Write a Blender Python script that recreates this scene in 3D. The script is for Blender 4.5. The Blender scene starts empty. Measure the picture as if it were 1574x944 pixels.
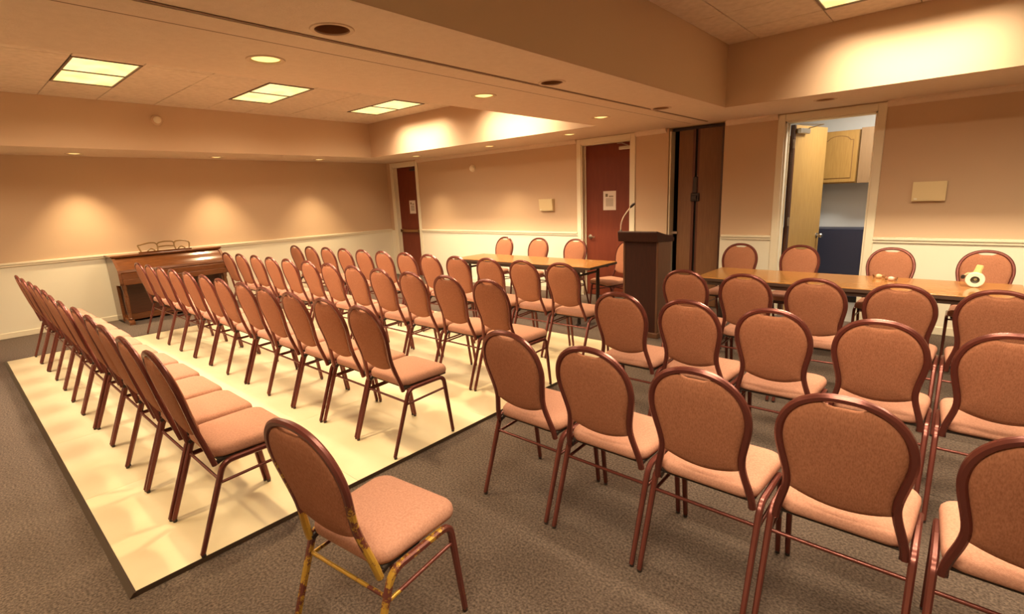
import bpy, bmesh, math, random
from mathutils import Vector, Matrix
random.seed(7)
S = bpy.context.scene
COL = S.collection
# ------------------------------------------------------------------ camera
FPX, YAW, PITCH, ROLL, CAMH = 776.67, 0.7284, -0.2155, -0.0417, 1.585
fw = Vector((-math.sin(YAW) * math.cos(PITCH), math.cos(YAW) * math.cos(PITCH), math.sin(PITCH)))
ri = Vector((math.cos(YAW), math.sin(YAW), 0)); up = ri.cross(fw)
cr, sr = math.cos(ROLL), math.sin(ROLL)
ri, up = cr * ri + sr * up, -sr * ri + cr * up
cam_d = bpy.data.cameras.new('camera'); cam = bpy.data.objects.new('camera', cam_d); COL.objects.link(cam)
cam_d.sensor_width = 36; cam_d.lens = FPX / 1574 * 36; cam_d.clip_start = .02
cam.matrix_world = Matrix(((ri.x, up.x, -fw.x, 0), (ri.y, up.y, -fw.y, 0), (ri.z, up.z, -fw.z, CAMH), (0, 0, 0, 1)))
S.camera = cam
# ------------------------------------------------------------------ world / exposure
W = bpy.data.worlds.new('world'); S.world = W; W.use_nodes = True
W.node_tree.nodes['Background'].inputs[0].default_value = (.05, .04, .03, 1)
W.node_tree.nodes['Background'].inputs[1].default_value = .2
S.view_settings.view_transform = 'Standard'; S.view_settings.look = 'None'
S.view_settings.gamma = 1; S.view_settings.use_curve_mapping = False
S.view_settings.exposure = -0.48
WARM = (1.0, .80, .54)
TROFFER_L, TROFFER_R, SIDE_W = 46.0, 15.0, 21.0   # watts of each troffer lamp (left bay, right bay, prismatic side light)
DOWN_W = 72.0           # watts of each lit downlight
# ------------------------------------------------------------------ dimensions
XL, YF, XR, YB = -9.415, 6.69, 3.4, -2.3      # left wall, front wall, right wall, back wall
ZS, ZC = 2.38, 2.967                          # soffit, coffer ceiling
SX, SY = -8.27, 5.575                         # inner edges of the left and front soffit
BX0, BX1 = -3.47, -1.945                      # the beam across the room
SYB, SXR = -1.2, 2.3                          # inner edges of the back and right soffit
# ================================================================== helpers
def new_mesh_obj(name, bm, mat, parent=None, smooth=None):
    me = bpy.data.meshes.new(name); bm.normal_update(); bm.to_mesh(me); bm.free()
    if smooth is not None:
        me.polygons.foreach_set('use_smooth', [True] * len(me.polygons)); me.set_sharp_from_angle(angle=math.radians(smooth))
    if mat:
        for m in (mat if isinstance(mat, (list, tuple)) else [mat]): me.materials.append(m)
    o = bpy.data.objects.new(name, me); COL.objects.link(o)
    if parent: o.parent = parent
    return o
def empty(name, loc=(0, 0, 0), rz=0):
    o = bpy.data.objects.new(name, None); COL.objects.link(o); o.location = loc; o.rotation_euler = (0, 0, rz); o.empty_display_size = .05
    return o
def tag(o, label, cat, group=None):
    o['label'] = label; o['category'] = cat
    if group: o['group'] = group
    return o
def struct(o): o['kind'] = 'structure'; return o
def box(bm, x0, x1, y0, y1, z0, z1, bev=0, seg=2):
    vs = [bm.verts.new((x, y, z)) for z in (z0, z1) for y in (y0, y1) for x in (x0, x1)]
    fs = [bm.faces.new([vs[i] for i in q]) for q in ((0, 2, 3, 1), (4, 5, 7, 6), (0, 1, 5, 4), (2, 6, 7, 3), (0, 4, 6, 2), (1, 3, 7, 5))]
    if bev:
        es = list({e for f in fs for e in f.edges})
        bmesh.ops.bevel(bm, geom=es, offset=bev, segments=seg, profile=.5, affect='EDGES')
    return bm
def B(x0, x1, y0, y1, z0, z1, bev=0, seg=2): return box(bmesh.new(), x0, x1, y0, y1, z0, z1, bev, seg)
def boxes(*bs):
    bm = bmesh.new()
    for b in bs: box(bm, *b)
    return bm
def sweep(bm, pts, prof, up=None, scales=None, closed=False, caps=True):
    """sweep a 2D profile (list of (a,b)) along pts; a along side axis, b along 'up' axis"""
    pts = [Vector(p) for p in pts]; n = len(pts); rings = []
    up = Vector(up) if up is not None else Vector((0, 0, 1))
    for i, p in enumerate(pts):
        if closed: t = pts[(i + 1) % n] - pts[i - 1]
        else: t = pts[min(i + 1, n - 1)] - pts[max(i - 1, 0)]
        t.normalize()
        side = t.cross(up)
        if side.length < 1e-5: side = t.orthogonal()
        side.normalize(); u2 = side.cross(t).normalized(); s = scales[i] if scales else 1
        # mitre
        k = 1.0
        if 0 < i < n - 1 or closed:
            d1 = (pts[i] - pts[i - 1]).normalized(); c = max(.5, d1.dot(t)); k = 1 / c
        rings.append([bm.verts.new(p + side * a * s + u2 * b * s * (1 if not k else 1)) for a, b in prof])
    m = len(prof); N = n if closed else n - 1
    for i in range(N):
        r0, r1 = rings[i], rings[(i + 1) % n]
        for j in range(m): bm.faces.new((r0[j], r0[(j + 1) % m], r1[(j + 1) % m], r1[j]))
    if caps and not closed:
        bm.faces.new(rings[0][::-1]); bm.faces.new(rings[-1])
    return bm
def rprof(w, h, r):  # rounded rectangle profile, 8 points
    a, b = w / 2, h / 2
    return [(a - r, -b), (a, -b + r), (a, b - r), (a - r, b), (-a + r, b), (-a, b - r), (-a, -b + r), (-a + r, -b)]
def cprof(r, n=10): return [(r * math.cos(2 * math.pi * i / n), r * math.sin(2 * math.pi * i / n)) for i in range(n)]
def smooth_path(pts, sub=4):
    P = [Vector(p) for p in pts]; out = []
    for i in range(len(P) - 1):
        p0, p1, p2, p3 = P[max(i - 1, 0)], P[i], P[i + 1], P[min(i + 2, len(P) - 1)]
        for k in range(sub):
            t = k / sub
            out.append(.5 * ((2 * p1) + (-p0 + p2) * t + (2 * p0 - 5 * p1 + 4 * p2 - p3) * t * t + (-p0 + 3 * p1 - 3 * p2 + p3) * t ** 3))
    out.append(P[-1]); return out
def fillet_path(pts, rad, n=5):
    """polyline with rounded corners"""
    P = [Vector(p) for p in pts]; out = [P[0]]
    for i in range(1, len(P) - 1):
        a = (P[i - 1] - P[i]).normalized(); b = (P[i + 1] - P[i]).normalized()
        p0, p2 = P[i] + a * rad, P[i] + b * rad
        for k in range(n + 1):
            t = k / n; out.append((1 - t) ** 2 * p0 + 2 * t * (1 - t) * P[i] + t * t * p2)
    out.append(P[-1]); return out
def lathe(bm, prof, n=24, ctr=(0, 0, 0), axis='z', cap=True):
    rings = []
    for r, h in prof:
        ring = []
        for i in range(n):
            a = 2 * math.pi * i / n; c, s = r * math.cos(a), r * math.sin(a)
            v = {'z': (c, s, h), 'y': (c, h, s), 'x': (h, c, s)}[axis]
            ring.append(bm.verts.new((v[0] + ctr[0], v[1] + ctr[1], v[2] + ctr[2])))
        rings.append(ring)
    for a, b in zip(rings, rings[1:]):
        for i in range(n): bm.faces.new((a[i], a[(i + 1) % n], b[(i + 1) % n], b[i]))
    if cap:
        bm.faces.new(rings[0][::-1]); bm.faces.new(rings[-1])
    bmesh.ops.recalc_face_normals(bm, faces=bm.faces)
    return bm
def prism(bm, poly, axis, a0, a1):
    """extrude 2D poly along axis; poly coords are the two other axes in order"""
    def mk(p, a):
        return {'x': (a, p[0], p[1]), 'y': (p[0], a, p[1]), 'z': (p[0], p[1], a)}[axis]
    v0 = [bm.verts.new(mk(p, a0)) for p in poly]; v1 = [bm.verts.new(mk(p, a1)) for p in poly]; n = len(poly)
    fs = [bm.faces.new(v0), bm.faces.new(v1[::-1])] + [bm.faces.new((v0[i], v1[i], v1[(i + 1) % n], v0[(i + 1) % n])) for i in range(n)]
    bmesh.ops.recalc_face_normals(bm, faces=fs)
    return bm
def holed_plane(x0, x1, y0, y1, z, holes, down=True):
    """flat panel with round holes (cx, cy, r)"""
    bm = bmesh.new(); loops = [[(x0, y0), (x1, y0), (x1, y1), (x0, y1)]]
    for cx, cy, r in holes: loops.append([(cx + r * math.cos(2 * math.pi * i / 28), cy + r * math.sin(2 * math.pi * i / 28)) for i in range(28)])
    es = []
    for l in loops:
        vs = [bm.verts.new((x, y, z)) for x, y in l]
        es += [bm.edges.new((vs[i], vs[(i + 1) % len(vs)])) for i in range(len(vs))]
    bmesh.ops.triangle_fill(bm, use_beauty=True, use_dissolve=False, edges=es)
    bmesh.ops.recalc_face_normals(bm, faces=bm.faces)
    for f in bm.faces:
        if (f.normal.z > 0) == down: f.normal_flip()
    return bm
def copy_tree(o, parent=None):
    c = o.copy(); COL.objects.link(c); c.parent = parent
    for ch in o.children: copy_tree(ch, c)
    return c
# ================================================================== materials
def mat(name, col, rough=.6, metal=0, noise=None, bump=None, spec=.5, emit=None, coat=0, col2=None, mixscale=None, stretch=None, detail=4):
    m = bpy.data.materials.new(name); m.use_nodes = True; nt = m.node_tree; b = nt.nodes['Principled BSDF']
    b.inputs['Base Color'].default_value = (*col, 1); b.inputs['Roughness'].default_value = rough; b.inputs['Metallic'].default_value = metal
    b.inputs['Specular IOR Level'].default_value = spec; b.inputs['Coat Weight'].default_value = coat
    if emit: b.inputs['Emission Color'].default_value = (*emit[0], 1); b.inputs['Emission Strength'].default_value = emit[1]
    tc = nt.nodes.new('ShaderNodeTexCoord'); vec = tc.outputs['Object']
    if stretch:
        mp = nt.nodes.new('ShaderNodeMapping'); mp.inputs['Scale'].default_value = stretch; nt.links.new(vec, mp.inputs[0]); vec = mp.outputs[0]
    if col2:
        n = nt.nodes.new('ShaderNodeTexNoise'); n.inputs['Scale'].default_value = mixscale or 5; n.inputs['Detail'].default_value = detail
        nt.links.new(vec, n.inputs['Vector'])
        r = nt.nodes.new('ShaderNodeValToRGB'); r.color_ramp.elements[0].position = .3; r.color_ramp.elements[1].position = .7
        r.color_ramp.elements[0].color = (*col, 1); r.color_ramp.elements[1].color = (*col2, 1)
        nt.links.new(n.outputs['Fac'], r.inputs[0]); nt.links.new(r.outputs[0], b.inputs['Base Color'])
    if bump:
        n2 = nt.nodes.new('ShaderNodeTexNoise'); n2.inputs['Scale'].default_value = bump[0]; n2.inputs['Detail'].default_value = 3
        nt.links.new(tc.outputs['Object'], n2.inputs['Vector'])
        bp = nt.nodes.new('ShaderNodeBump'); bp.inputs['Strength'].default_value = bump[1]; bp.inputs['Distance'].default_value = bump[2]
        nt.links.new(n2.outputs['Fac'], bp.inputs['Height']); nt.links.new(bp.outputs[0], b.inputs['Normal'])
    return m
def wall_paint(name, upper, lower, zsplit):
    m = mat(name, upper, .75, bump=(120, .12, .004)); nt = m.node_tree; b = nt.nodes['Principled BSDF']
    g = nt.nodes.new('ShaderNodeNewGeometry'); s = nt.nodes.new('ShaderNodeSeparateXYZ'); nt.links.new(g.outputs['Position'], s.inputs[0])
    c = nt.nodes.new('ShaderNodeMath'); c.operation = 'GREATER_THAN'; c.inputs[1].default_value = zsplit; nt.links.new(s.outputs[2], c.inputs[0])
    mx = nt.nodes.new('ShaderNodeMix'); mx.data_type = 'RGBA'; mx.inputs[6].default_value = (*lower, 1); mx.inputs[7].default_value = (*upper, 1)
    nt.links.new(c.outputs[0], mx.inputs[0]); nt.links.new(mx.outputs[2], b.inputs['Base Color'])
    return m
M = {}
M['wall'] = wall_paint('tan_and_cream_wall', (.55, .385, .25), (.74, .68, .54), .965)
M['tan'] = mat('tan_paint', (.55, .385, .25), .75, bump=(120, .12, .004))
M['soffit'] = mat('soffit_plaster', (.72, .57, .43), .85, bump=(90, .35, .006), col2=(.68, .53, .395), mixscale=25)
M['tile'] = mat('acoustic_tile', (.72, .59, .46), .9, col2=(.60, .48, .365), mixscale=14, detail=8, bump=(160, .6, .006))
M['trim'] = mat('cream_trim', (.74, .66, .50), .45)
M['carpet'] = mat('brown_carpet', (.070, .052, .043), .95, col2=(.235, .175, .140), mixscale=95, detail=8, bump=(300, .8, .01), spec=.1)
M['floorpanel'] = mat('pale_maple_panel', (.80, .685, .465), .42, col2=(.73, .60, .385), mixscale=2.2, spec=.35)
M['edge'] = mat('dark_bronze_edging', (.07, .045, .03), .4, metal=.6)
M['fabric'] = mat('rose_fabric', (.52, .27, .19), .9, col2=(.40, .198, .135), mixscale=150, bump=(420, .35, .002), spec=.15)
M['backfabric_shaded'] = mat('rose_back_fabric_shaded', (.41, .172, .097), .9, col2=(.28, .112, .060), mixscale=110, stretch=(2.2, 2.2, .8), bump=(420, .35, .002), spec=.15)  # same rose fabric, darkened: the shade on the backs is in the colour
M['frame'] = mat('maroon_metal', (.165, .045, .034), .27, metal=.5, spec=.6)
M['glide'] = mat('dark_rubber', (.03, .022, .018), .6)
M['underseat'] = mat('black_underside', (.035, .025, .02), .8)
M['darkmetal'] = mat('dark_brown_metal', (.035, .022, .018), .45, metal=.4)
M['tabletop'] = mat('amber_table_laminate', (.46, .22, .06), .16, col2=(.39, .175, .045), mixscale=6, stretch=(1, 8, 8), coat=.1)
M['tableedge'] = mat('table_edge', (.055, .028, .018), .5)
M['walnut'] = mat('walnut_gloss', (.16, .055, .018), .22, col2=(.10, .032, .010), mixscale=8, stretch=(10, 1, 10), coat=.4)
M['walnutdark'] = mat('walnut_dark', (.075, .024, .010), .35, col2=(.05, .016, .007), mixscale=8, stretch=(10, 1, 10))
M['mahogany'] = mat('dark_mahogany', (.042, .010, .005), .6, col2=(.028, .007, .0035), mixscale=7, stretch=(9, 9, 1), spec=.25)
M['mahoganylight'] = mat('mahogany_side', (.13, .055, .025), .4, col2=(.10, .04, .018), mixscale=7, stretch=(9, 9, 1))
M['reddoor'] = mat('red_brown_door', (.165, .032, .013), .5, col2=(.14, .026, .011), mixscale=4, stretch=(6, 6, 1), spec=.3)
M['oakdoor'] = mat('oak_door', (.46, .28, .09), .4, col2=(.38, .215, .06), mixscale=5, stretch=(14, 14, 1))
M['oak'] = mat('oak_cabinet', (.42, .24, .065), .4, col2=(.35, .19, .048), mixscale=6, stretch=(12, 12, 1))
M['oakside'] = mat('oak_side_laminate', (.29, .175, .085), .5, col2=(.25, .15, .07), mixscale=6, stretch=(12, 12, 1))
M['partition'] = mat('brown_partition_vinyl', (.19, .08, .027), .55, col2=(.155, .062, .02), mixscale=9, stretch=(6, 6, .5))
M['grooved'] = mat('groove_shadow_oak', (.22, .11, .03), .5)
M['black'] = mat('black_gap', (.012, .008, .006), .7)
M['steel'] = mat('brushed_steel', (.50, .46, .40), .3, metal=1)
M['paper'] = None
M['cream'] = mat('cream_plastic', (.72, .58, .33), .5)
M['whiteplastic'] = mat('white_plastic', (.82, .76, .62), .35)
M['kitchenwall'] = mat('pale_grey_paint', (.66, .67, .66), .7)
M['navy'] = mat('dark_navy_laminate', (.024, .028, .060), .5)
M['kfloor'] = mat('kitchen_vinyl', (.35, .31, .26), .5, col2=(.30, .26, .21), mixscale=8)
M['lens'] = mat('troffer_lens', (.9, .85, .6), .5, emit=((1.0, .86, .36), 1.38))
M['bulb'] = mat('lit_downlight_lamp', (.9, .8, .5), .4, emit=((1.0, .80, .28), 1.55))
M['bulboff'] = mat('unlit_reflector', (.30, .14, .06), .35, metal=.4)
M['canlit'] = mat('gold_reflector', (.75, .52, .22), .3, metal=.6)
M['ring'] = mat('trim_ring', (.60, .43, .28), .5)
M['gold'] = mat('dark_gilt_wood', (.20, .11, .03), .4)
# mottled lens (water-stained acrylic)
nt = M['lens'].node_tree; b = nt.nodes['Principled BSDF']
n = nt.nodes.new('ShaderNodeTexNoise'); n.inputs['Scale'].default_value = 5; n.inputs['Detail'].default_value = 3
tc = nt.nodes.new('ShaderNodeTexCoord'); nt.links.new(tc.outputs['Object'], n.inputs['Vector'])
r = nt.nodes.new('ShaderNodeValToRGB'); r.color_ramp.elements[0].position = .35; r.color_ramp.elements[1].position = .65
r.color_ramp.elements[0].color = (.98, .78, .24, 1); r.color_ramp.elements[1].color = (1.0, .93, .52, 1)
nt.links.new(n.outputs['Fac'], r.inputs[0]); nt.links.new(r.outputs[0], b.inputs['Emission Color'])
# chipped maroon paint over yellow metal
M['worn'] = mat('chipped_maroon_paint', (.155, .040, .030), .34, metal=.35, spec=.6)
nt = M['worn'].node_tree; b = nt.nodes['Principled BSDF']; tc = nt.nodes.new('ShaderNodeTexCoord')
n = nt.nodes.new('ShaderNodeTexNoise'); n.inputs['Scale'].default_value = 13; n.inputs['Detail'].default_value = 9; n.inputs['Roughness'].default_value = .75
nt.links.new(tc.outputs['Object'], n.inputs['Vector'])
sp = nt.nodes.new('ShaderNodeSeparateXYZ'); nt.links.new(tc.outputs['Object'], sp.inputs[0])
mr = nt.nodes.new('ShaderNodeMapRange'); mr.inputs[1].default_value = .14; mr.inputs[2].default_value = .24; mr.inputs[3].default_value = .06; mr.inputs[4].default_value = -.045
nt.links.new(sp.outputs[1], mr.inputs[0])
mz = nt.nodes.new('ShaderNodeMapRange'); mz.inputs[1].default_value = .5; mz.inputs[2].default_value = .85; mz.inputs[3].default_value = 0; mz.inputs[4].default_value = -.2
nt.links.new(sp.outputs[2], mz.inputs[0])
a1 = nt.nodes.new('ShaderNodeMath'); a1.operation = 'ADD'; nt.links.new(n.outputs['Fac'], a1.inputs[0]); nt.links.new(mr.outputs[0], a1.inputs[1])
a2 = nt.nodes.new('ShaderNodeMath'); a2.operation = 'ADD'; nt.links.new(a1.outputs[0], a2.inputs[0]); nt.links.new(mz.outputs[0], a2.inputs[1])
r = nt.nodes.new('ShaderNodeValToRGB'); r.color_ramp.elements[0].position = .525; r.color_ramp.elements[1].position = .555
r.color_ramp.elements[0].color = (.155, .040, .030, 1); r.color_ramp.elements[1].color = (.52, .30, .04, 1)
nt.links.new(a2.outputs[0], r.inputs[0]); nt.links.new(r.outputs[0], b.inputs['Base Color'])
def paper_mat(name, seed):
    """white notice with faint lines of print and a dark badge; object coords: x across (+-.5), z up (+-.5)"""
    m = mat(name, (.66, .56, .47), .7); nt = m.node_tree; b = nt.nodes['Principled BSDF']
    tc = nt.nodes.new('ShaderNodeTexCoord'); sp = nt.nodes.new('ShaderNodeSeparateXYZ'); nt.links.new(tc.outputs['Generated'], sp.inputs[0])
    def mth(op, a, v=None):
        k = nt.nodes.new('ShaderNodeMath'); k.operation = op
        for i, q in enumerate((a, v)):
            if q is None: continue
            if isinstance(q, (int, float)): k.inputs[i].default_value = q
            else: nt.links.new(q, k.inputs[i])
        return k.outputs[0]
    X, Z = sp.outputs[0], sp.outputs[2]
    def band(v, lo, hi): return mth('MULTIPLY', mth('GREATER_THAN', v, lo), mth('LESS_THAN', v, hi))
    block = mth('MULTIPLY', band(X, .2, .8), band(Z, .2, .62))
    lines = mth('GREATER_THAN', mth('FRACT', mth('MULTIPLY', Z, 16)), .4)
    head = mth('MULTIPLY', band(X, .45, .8), band(Z, .68, .76))
    text = mth('MULTIPLY', mth('MAXIMUM', mth('MULTIPLY', block, lines), head), .75)
    logo = mth('MULTIPLY', band(X, .17, .36), band(Z, .70, .86))
    fac = mth('MAXIMUM', text, logo)
    mx = nt.nodes.new('ShaderNodeMix'); mx.data_type = 'RGBA'; mx.inputs[6].default_value = (.66, .56, .47, 1); mx.inputs[7].default_value = (.16, .10, .05, 1)
    nt.links.new(fac, mx.inputs[0]); nt.links.new(mx.outputs[2], b.inputs['Base Color'])
    return m
M['paper'] = paper_mat('printed_notice', 1)
# ================================================================== room shell
struct(new_mesh_obj('floor', B(XL - .2, XR + .2, YB - .2, YF + .15, -.1, 0), M['carpet']))
struct(new_mesh_obj('wall_left', B(XL - .15, XL, YB - .2, YF + .15, 0, ZS + .1), M['wall']))
struct(new_mesh_obj('wall_back', B(XL, XR, YB - .15, YB, 0, ZS + .1), M['wall']))
struct(new_mesh_obj('wall_right', B(XR, XR + .15, YB - .2, YF + .15, 0, ZS + .1), M['wall']))
# front wall with its openings: corner door, second door, partition pocket, kitchen doorway
D1 = (-9.20, -8.43, 2.285); D2 = (-4.44, -3.605, 2.30); PK = (-3.05, -2.325, ZS); D3 = (-1.645, -.775, 2.295)
T = .15; segs = []
xs = XL
for (a, bb, hd) in (D1, D2, PK, D3):
    segs.append((xs, a, YF, YF + T, 0, ZS + .1)); segs.append((a, bb, YF, YF + T, hd, ZS + .1)); xs = bb
segs.append((xs, XR, YF, YF + T, 0, ZS + .1))
struct(new_mesh_obj('wall_front', boxes(*segs), M['wall']))
# pocket behind the folding partition
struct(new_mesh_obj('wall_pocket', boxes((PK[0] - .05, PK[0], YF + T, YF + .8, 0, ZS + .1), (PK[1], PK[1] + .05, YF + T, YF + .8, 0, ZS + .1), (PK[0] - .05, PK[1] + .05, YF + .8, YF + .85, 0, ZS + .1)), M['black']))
# soffits with round holes for the recessed lights
RH = .082
DL_LEFT = [(-9.0, 1.45), (-8.97, 3.19), (-8.90, 4.89)]
DL_FRONT = [(-7.69, 6.14), (-5.81, 6.13), (-4.17, 6.0)]
DL_BEAM = [(-3.0, 1.40), (-2.99, 3.12), (-3.06, 5.0), (-3.0, -.33)]  # last one is unseen, added to brighten the near floor
DL_OFF = [(-2.31, 1.41), (-2.35, 3.17), (-2.37, 5.0)]
DL_OFFF = [(-1.13, 5.97)]
H = lambda l: [(x, y, RH) for x, y in l]
def soffit(name, x0, x1, y0, y1, holes):
    return struct(new_mesh_obj(name, holed_plane(x0, x1, y0, y1, ZS, H(holes)), M['soffit']))
soffit('ceiling_soffit_left', XL, SX, YB, SY, DL_LEFT)
soffit('ceiling_soffit_front', XL, XR, SY, YF, DL_FRONT + DL_OFFF)
beam = soffit('ceiling_beam', BX0, BX1, SYB, SY, DL_BEAM + DL_OFF)
soffit('ceiling_soffit_back', SX, XR, YB, SYB, [])
soffit('ceiling_soffit_right', SXR, XR, SYB, SY, [])
struct(new_mesh_obj('ceiling_coffer_sides', boxes(
    (SX - .06, SX, SYB, SY, ZS + .001, ZC + .08), (SX - .06, BX0 + .06, SY, SY + .06, ZS + .001, ZC + .08), (BX0, BX0 + .06, SYB, SY, ZS + .001, ZC + .08), (SX, BX0, SYB - .06, SYB, ZS + .001, ZC + .08),
    (BX1 - .06, BX1, SYB, SY, ZS + .001, ZC + .08), (BX1 - .06, SXR + .06, SY, SY + .06, ZS + .001, ZC + .08), (SXR, SXR + .06, SYB, SY, ZS + .001, ZC + .08), (BX1, SXR, SYB - .06, SYB, ZS + .001, ZC + .08)), M['tan']))
# partition track: two thin dark grooves either side of a pale channel
struct(new_mesh_obj('trim_1', boxes((-2.655, -2.475, SYB + .01, SY + .9, ZS - .006, ZS - .001)), M['soffit']))
struct(new_mesh_obj('trim_2', boxes((-2.672, -2.658, SYB + .01, SY + .9, ZS - .004, ZS - .001)), mat('track_groove', (.22, .13, .075), .8)))
struct(new_mesh_obj('trim_3', boxes((-2.472, -2.452, SYB + .01, SY + .9, ZS - .004, ZS - .001)), bpy.data.materials['track_groove']))
# coffer ceilings: acoustic tiles, each its own piece, on a backing
TRL = [(-6.75, 1.385), (-6.75, 3.145), (-6.75, 4.87), (-4.73, 1.385), (-4.73, 3.145), (-4.73, 4.87), (-6.75, -.36), (-4.73, -.36)]
TRR = [(-.435, 4.87), (-.435, 3.145), (-.435, 1.385), (1.3, 4.87), (1.3, 3.145), (1.3, 1.385), (-.435, -.36)]  # last one is unseen, added to light the chair backs from behind
yb = [SYB, -.645, -.075, .50, 1.11, 1.66, 2.265, 2.87, 3.42, 4.01, 4.595, 5.145, SY]
xbl = [SX, -7.96, -7.36, -6.75, -6.14, -5.74, -5.34, -4.73, -4.12, BX0]
xbr = [BX1, -1.655, -1.045, -.435, .175, .69, 1.3, 1.91, SXR]
tile_cache = {}
def coffer(name, xb, tr):
    root = struct(new_mesh_obj(name, B(xb[0] - .05, xb[-1] + .05, SYB - .05, SY + .05, ZC + .07, ZC + .09), M['tile']))
    for i in range(len(xb) - 1):
        for j in range(len(yb) - 1):
            cx, cy = (xb[i] + xb[i + 1]) / 2, (yb[j] + yb[j + 1]) / 2
            if any(abs(cx - a) < .6 and abs(cy - c) < .27 for a, c in tr): continue
            w, d = xb[i + 1] - xb[i], yb[j + 1] - yb[j]; k = (round(w, 3), round(d, 3))
            if k in tile_cache:
                o = bpy.data.objects.new('ceiling_tile', tile_cache[k]); COL.objects.link(o); o.parent = root
            else:
                o = new_mesh_obj('ceiling_tile', B(-w / 2 + .003, w / 2 - .003, -d / 2 + .003, d / 2 - .003, 0, .018, .004, 1), M['tile'], root); tile_cache[k] = o.data
            o.location = (cx, cy, ZC + random.uniform(0, .004))
    return root
coffer('ceiling', xbl, TRL); coffer('ceiling_right', xbr, TRR)
# chair rails, crown, baseboards
def rail(bm, p0, p1, axis, face, sgn, z0, z1, d):
    # profile prism along axis; stepped moulding standing off a wall face
    prof = [(face, z0), (face + sgn * d * .55, z0 + .006), (face + sgn * d * .6, z0 + (z1 - z0) * .45), (face + sgn * d, z0 + (z1 - z0) * .6), (face + sgn * d, z1 - .004), (face + sgn * d * .8, z1), (face, z1)]
    return prism(bm, prof, axis, p0, p1)
RZ0, RZ1 = .935, .995
struct(new_mesh_obj('trim_4', rail(bmesh.new(), YB, YF, 'y', XL, 1, RZ0, RZ1, .03), M['trim'], smooth=30))
n_trim = 5
FR = .075
front_spans = [(D1[1] + FR, D2[0] - FR), (D2[1] + FR, PK[0] - .03), (PK[1] + .02, D3[0] - FR), (D3[1] + FR, XR)]
for a, bb in front_spans:
    struct(new_mesh_obj('trim_%d' % n_trim, rail(bmesh.new(), a, bb, 'x', YF, -1, RZ0, RZ1, .03), M['trim'], smooth=30)); n_trim += 1
    bm = bmesh.new(); prism(bm, [(YF, ZS), (YF - .055, ZS), (YF - .05, ZS - .02), (YF - .018, ZS - .052), (YF, ZS - .058)], 'x', a, bb)
    struct(new_mesh_obj('trim_%d' % n_trim, bm, M['soffit'])); n_trim += 1
    struct(new_mesh_obj('baseboard_front_%d' % (n_trim // 2 - 2), B(a, bb, YF - .014, YF, 0, .085, .004, 1), M['trim']))
struct(new_mesh_obj('baseboard_left', B(XL, XL + .014, YB, YF - .02, 0, .075, .004, 1), M['trim']))
# ================================================================== doors
def frame_mesh(a, bb, hd, w=FR, left=True):
    bm = bmesh.new()
    box(bm, a - w, a, YF - .018, YF, 0, hd + w, .004, 1); box(bm, bb, bb + w, YF - .018, YF, 0, hd + w, .004, 1)
    box(bm, a, bb, YF - .018, YF, hd, hd + w, .004, 1)
    box(bm, a - .002, a + .018, YF - .002, YF + T, 0, hd); box(bm, bb - .018, bb + .002, YF - .002, YF + T, 0, hd); box(bm, a, bb, YF - .002, YF + T, hd - .018, hd + .002)
    box(bm, a + .018, a + .032, YF + .075, YF + .088, 0, hd - .018)
    return bm
def closer(parent, x, y, z, sgn, arm=True, hw=.13, m='steel'):
    c = new_mesh_obj('door_closer', B(x - hw, x + hw, y - .05, y, z - .024, z + .024, .008, 2), M[m], parent)
    bm = bmesh.new(); sweep(bm, [(x + .08 * sgn, y - .06, z + .02), (x + .02 * sgn, y - .16, z + .055)], rprof(.02, .008, .002)); sweep(bm, [(x + .02 * sgn, y - .16, z + .055), (x - .12 * sgn, y - .02, z + .068)], rprof(.02, .008, .002))
    if arm: new_mesh_obj('closer_arm', bm, M['steel'], c)
    else: bm.free()
    return c
def lever(parent, x, y, z, sgn):
    bm = bmesh.new(); lathe(bm, [(.034, 0), (.034, -.01), (.012, -.014), (.012, -.05)], 16, (x, y, z), 'y')
    sweep(bm, [(x, y - .05, z), (x + sgn * .11, y - .055, z)], rprof(.014, .018, .004))
    return new_mesh_obj('door_handle', bm, M['steel'], parent, 40)
d1 = struct(new_mesh_obj('door_1', B(D1[0] + .02, D1[1] - .02, YF + .09, YF + .135, .008, D1[2] - .02), M['reddoor']))
new_mesh_obj('door_frame', frame_mesh(*D1), M['trim'], d1)
bm = bmesh.new(); box(bm, D1[0] + .06, D1[1] - .06, YF + .03, YF + .06, .93, .985, .008, 2); box(bm, D1[0] + .06, D1[0] + .14, YF + .03, YF + .09, .925, .99); box(bm, D1[1] - .12, D1[1] - .04, YF + .03, YF + .09, .925, .99)
new_mesh_obj('push_bar', bm, mat('bronze_bar', (.30, .15, .06), .35, metal=.7), d1)
closer(d1, D1[1] - .16, YF + .09, D1[2] - .08, 1, False, .10, 'darkmetal')
d2 = struct(new_mesh_obj('door_2', B(D2[0] + .02, D2[1] - .02, YF + .09, YF + .135, .008, D2[2] - .02), M['reddoor']))
new_mesh_obj('door_frame', frame_mesh(*D2), M['trim'], d2)
closer(d2, D2[1] - .13, YF + .09, D2[2] - .10, 1, True, .09); lever(d2, D2[0] + .10, YF + .09, .92, 1)
d3 = struct(empty('door_3', (D3[0] + .02, YF + T + .02, 0), math.radians(76)))
new_mesh_obj('shaded_hinge_edge', B(0, .035, -.045, 0, .008, D3[2] - .03), M['walnutdark'], d3)  # dark strip at the hinge side, its shade put into the colour
new_mesh_obj('door_leaf', B(.035, .80, -.045, 0, .008, D3[2] - .03, .003, 1), M['oakdoor'], d3)
fr3 = new_mesh_obj('door_frame', frame_mesh(*D3), M['trim'], d3); fr3.matrix_parent_inverse = Matrix.LocRotScale(d3.location, d3.rotation_euler, None).inverted()
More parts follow.
